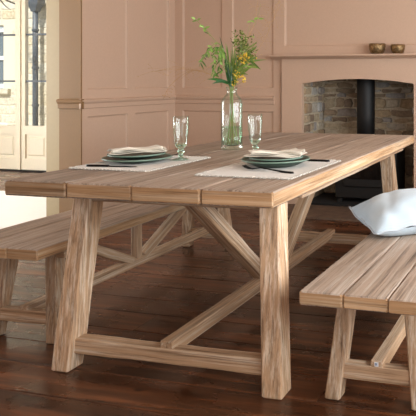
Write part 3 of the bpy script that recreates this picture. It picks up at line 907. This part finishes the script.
# 3 yellow flowering sprig to the right
t = sprig('stem of small yellow blossoms on the right of the vase', 'flower', 'yellow_flower_stem')
bs = newbm(); bf = newbm(); bl_ = newbm()
tube(bs, spath(w0(.03, .03, -.01), w0(.012, .17, 0), w0(.0, .32, 0), w0(.03, .42, -.01), w0(.06, .52, -.02)), .0025, 6)
clusters = [(.048, .485, -.02), (.058, .46, -.03), (.085, .478, -.02), (.098, .475, -.01), (.088, .455, -.03), (.02, .415, -.02), (.033, .395, -.03), (.055, .385, -.03), (.062, .365, -.03), (.008, .345, -.02), (.105, .49, 0), (.028, .375, -.02),
            (.068, .488, -.01), (.075, .50, .01), (.025, .44, .0), (.04, .475, .01), (.012, .39, -.02)]
for c in clusters:
    tube(bs, bez(w0(.0+c[0]*.2, .34, 0), w0(c[0]*.4, c[1]-.03, c[2]*.5), w0(*c), 6), .001, 5)
    for k in range(8):
        ball(bf, w0(c[0]+rng.gauss(0, .009), c[1]+rng.gauss(0, .009), c[2]+rng.gauss(0, .008)), rng.uniform(.0034, .0056), rng.random())
obj('stem', bs, M_stem, t, smooth=True); obj('blossoms', bf, M_yellow, t, smooth=True)
for k in range(90):
    a = rng.uniform(-.01, .115); b = .37+a*1.0+rng.uniform(-.03, .10); p = w0(a, b, rng.uniform(-.03, .03))
    blade(bl_, p, p+wp(rng.uniform(-.01, .03), rng.uniform(-.005, .03), rng.uniform(-.01, .01)), rng.uniform(.003, .005))
obj('leaves', bl_, M_midleaf, t)

# 4 olive leafy sprigs, upper right
t = sprig('olive green small-leaved sprig rising behind the yellow blossoms', 'plant stem', 'olive_sprig')
bs = newbm(); bl_ = newbm()
tube(bs, spath(w0(.006, .03, .03), w0(.004, .18, 0), w0(.006, .32, .01), w0(.03, .46, .02), w0(.05, .60, .03)), .0022, 6)
for a, b, c in (((.03, .46, .02), (.03, .54, .03), (.022, .60, .03)), ((.04, .52, .02), (.065, .56, .02), (.075, .595, .03)), ((.03, .46, .02), (.08, .50, .0), (.115, .53, .02)), ((.02, .42, .01), (.07, .45, 0), (.10, .50, .0)), ((.04, .5, .02), (.055, .58, .03), (.05, .62, .03)), ((.03, .46, .02), (.05, .52, .0), (.072, .55, 0))):
    pts = bez(w0(*a), w0(*b), w0(*c), 8); tube(bs, pts, .001, 5)
    for k in range(1, 9):
        for s in (-1, 1):
            p = pts[k]; blade(bl_, p, p+wp(s*rng.uniform(.008, .02), rng.uniform(-.006, .018), rng.uniform(-.012, .012)), rng.uniform(.0035, .006))
for k in range(70):
    a = rng.uniform(.0, .125); p = w0(a, rng.uniform(.46, .63)-max(0, a-.08)*.8, rng.uniform(-.05, .05)); blade(bl_, p, p+wp(rng.uniform(-.016, .018), rng.uniform(-.004, .02), rng.uniform(-.012, .012)), rng.uniform(.0028, .005))
obj('stem', bs, M_stem, t, smooth=True); obj('leaves', bl_, M_olive, t)

# 5 light green sprig with three leaves at the top, 6 willow leaf to the right
t = sprig('thin stem with three pale leaves at the very top', 'plant stem', 'pale_leaf_stem')
bs = newbm(); bl_ = newbm()
tube(bs, spath(w0(.01, .03, .02), w0(.006, .2, 0), w0(.01, .33, 0), w0(.06, .55, .03), w0(.10, .685, .04)), lambda s: .0016-.001*s, 5)
tube(bs, bez(w0(.10, .685, .04), w0(.125, .70, .04), w0(.165, .698, .04), 6), .0008, 5)
tube(bs, bez(w0(.115, .66, .04), w0(.13, .68, .04), w0(.15, .78, .04), 6), .0006, 5)
for a, b in (((.10, .685), (.075, .676)), ((.115, .697), (.14, .705)), ((.14, .70), (.17, .70)), ((.10, .69), (.118, .678))): blade(bl_, w0(*a, .04), w0(*b, .035), .0055, v=.9)
obj('stem', bs, M_stem, t, smooth=True); obj('leaves', bl_, M_leaf, t)
t = sprig('mid green stem of long narrow leaves leaning right', 'plant stem', 'willow_leaf_stem')
bs = newbm(); bl_ = newbm()
tube(bs, spath(w0(-.01, .03, -.02), w0(.004, .18, -.01), w0(.006, .32, -.01), w0(.05, .43, -.03), w0(.09, .47, -.04)), .0022, 5)
for a, b, w in (((.04, .41, -.03), (.10, .43, -.05), .008), ((.06, .44, -.03), (.155, .425, -.03), .006), ((.08, .46, -.04), (.18, .475, -.03), .005), ((.09, .47, -.04), (.15, .42, -.05), .007), ((.03, .40, -.02), (.02, .52, -.02), .005), ((.07, .45, -.03), (.12, .50, -.03), .005), ((.03, .40, -.02), (.085, .395, -.05), .007), ((.05, .43, -.03), (.14, .50, -.02), .005),
                ((.02, .38, -.02), (-.03, .5, -.02), .005), ((.01, .37, -.02), (.05, .44, -.04), .008), ((.005, .36, -.01), (.035, .47, -.02), .006)):
    blade(bl_, w0(*a), w0(*b), w, .012, n=9)
for k in range(26):
    a = rng.uniform(-.05, .13); blade(bl_, w0(a*.25, .36+rng.uniform(0, .04), rng.uniform(-.01, .01)), w0(a, .47+rng.uniform(0, .14)-abs(a-.03)*.5, rng.uniform(-.05, .05)), rng.uniform(.002, .0042), n=7)
obj('stem', bs, M_stem, t, smooth=True); obj('leaves', bl_, M_midleaf, t)

# 7, 8 airy dry grasses
def airy(label, path, spread, n, seed):
    r = random.Random(seed)
    t = sprig(label, 'grass stem', 'dry_grass_stem', 'airy dry grasses in the vase')
    bs = newbm(); sd = newbm()
    pts = spath(*[w0(*p) for p in path]); tube(bs, pts, lambda s: .0015-.0007*s, 5)
    m = len(pts)
    for k in range(n):
        i = r.randrange(int(m*.55), m)
        d = wp(*[r.uniform(-1, 1)*q for q in spread])
        e = pts[i]+d
        tube(bs, bez(pts[i], pts[i]+d*.6+Vector((0, 0, .01)), e, 4), .0005, 4)
        ball(sd, e, r.uniform(.0017, .0028), r.random()); ball(sd, pts[i]+d*.7+Vector((0, 0, .004)), r.uniform(.001, .0018), r.random())
    obj('stalk', bs, M_straw, t, smooth=True); tag(obj('seed_heads', sd, M_straw, t, smooth=True), kind='stuff')
airy('airy dry grass arching out to the left over the wall', [(.01, .03, -.01), (0, .2, 0), (-.015, .33, 0), (-.12, .40, .0), (-.26, .425, .0), (-.40, .41, .0)], (.09, .05, .05), 40, 1)
airy('airy dry grass drooping low beside the left glass', [(.0, .03, .02), (0, .2, .01), (-.015, .33, 0), (-.18, .42, .02), (-.30, .35, .02), (-.345, .27, .02)], (.03, .03, .03), 16, 2)
airy('airy dry grass rising high to the right of the bouquet', [(-.01, .03, .0), (0, .2, 0), (.015, .33, 0), (.12, .50, .03), (.20, .65, .04), (.25, .80, .05)], (.06, .07, .05), 46, 3)
airy('airy dry grass standing upright behind the bouquet', [(.0, .03, .03), (.004, .2, .01), (.01, .33, .02), (.07, .55, .04), (.12, .68, .05), (.135, .80, .05)], (.07, .06, .05), 34, 4)

# ------------------------------------------------------------------ light
def area(name, loc, rot, sx, sy, power, col):
    l = bpy.data.lights.new(name, 'AREA'); l.shape = 'RECTANGLE'; l.size = sx; l.size_y = sy; l.energy = power; l.color = col
    o = bpy.data.objects.new(name, l); o.location = loc; o.rotation_euler = rot; COL.objects.link(o); return o
# daylight in the long window of the right wall and the window behind the camera
area('window_daylight_right', (RX+.18, (WY0+WY1)/2, (WZ0+WZ1)/2), (0, R(90), 0), WZ1-WZ0, WY1-WY0, 180, (.95, .98, 1))
area('window_daylight_front', ((BX0+BX1)/2, FY-.18, (BZ0+BZ1)/2), (R(90), 0, 0), BX1-BX0, BZ1-BZ0, 26, (.97, .98, 1))
area('fill_light_hall', (-8.18, (HW[0]+HW[1])/2, (HW[2]+HW[3])/2), (0, R(-90), 0), HW[3]-HW[2], HW[1]-HW[0], 330, (.93, .97, 1))  # added lamp out of view, there to brighten the hall
sun = bpy.data.lights.new('sun', 'SUN'); sun.energy = 6.5; sun.angle = R(3); sun.color = (1, .98, .95)
so = bpy.data.objects.new('sun', sun); so.rotation_euler = (R(38), 0, 0); COL.objects.link(so)
w = bpy.data.worlds.new('World'); S.world = w; w.use_nodes = True
bg = w.node_tree.nodes['Background']; bg.inputs[0].default_value = (.85, .92, 1, 1); bg.inputs[1].default_value = .8

# ------------------------------------------------------------------ camera
F = 620.2016; TH_ = R(14.20563)
cam = bpy.data.cameras.new('camera'); cam.sensor_width = 36; cam.lens = F/416*36
cam.shift_x = (208-400)/416; cam.shift_y = -(208-81)/416
cam.clip_start = .05
co = bpy.data.objects.new('camera', cam); co.location = (0, 0, 1.122); co.rotation_euler = (R(90), 0, TH_); COL.objects.link(co)
S.camera = co
S.view_settings.view_transform = 'Standard'; S.view_settings.look = 'None'
S.view_settings.exposure = 0; S.view_settings.gamma = 1; S.view_settings.use_curve_mapping = False
S.cycles.use_denoising = True
S.cycles.max_bounces = 12; S.cycles.transparent_max_bounces = 12; S.cycles.transmission_bounces = 10
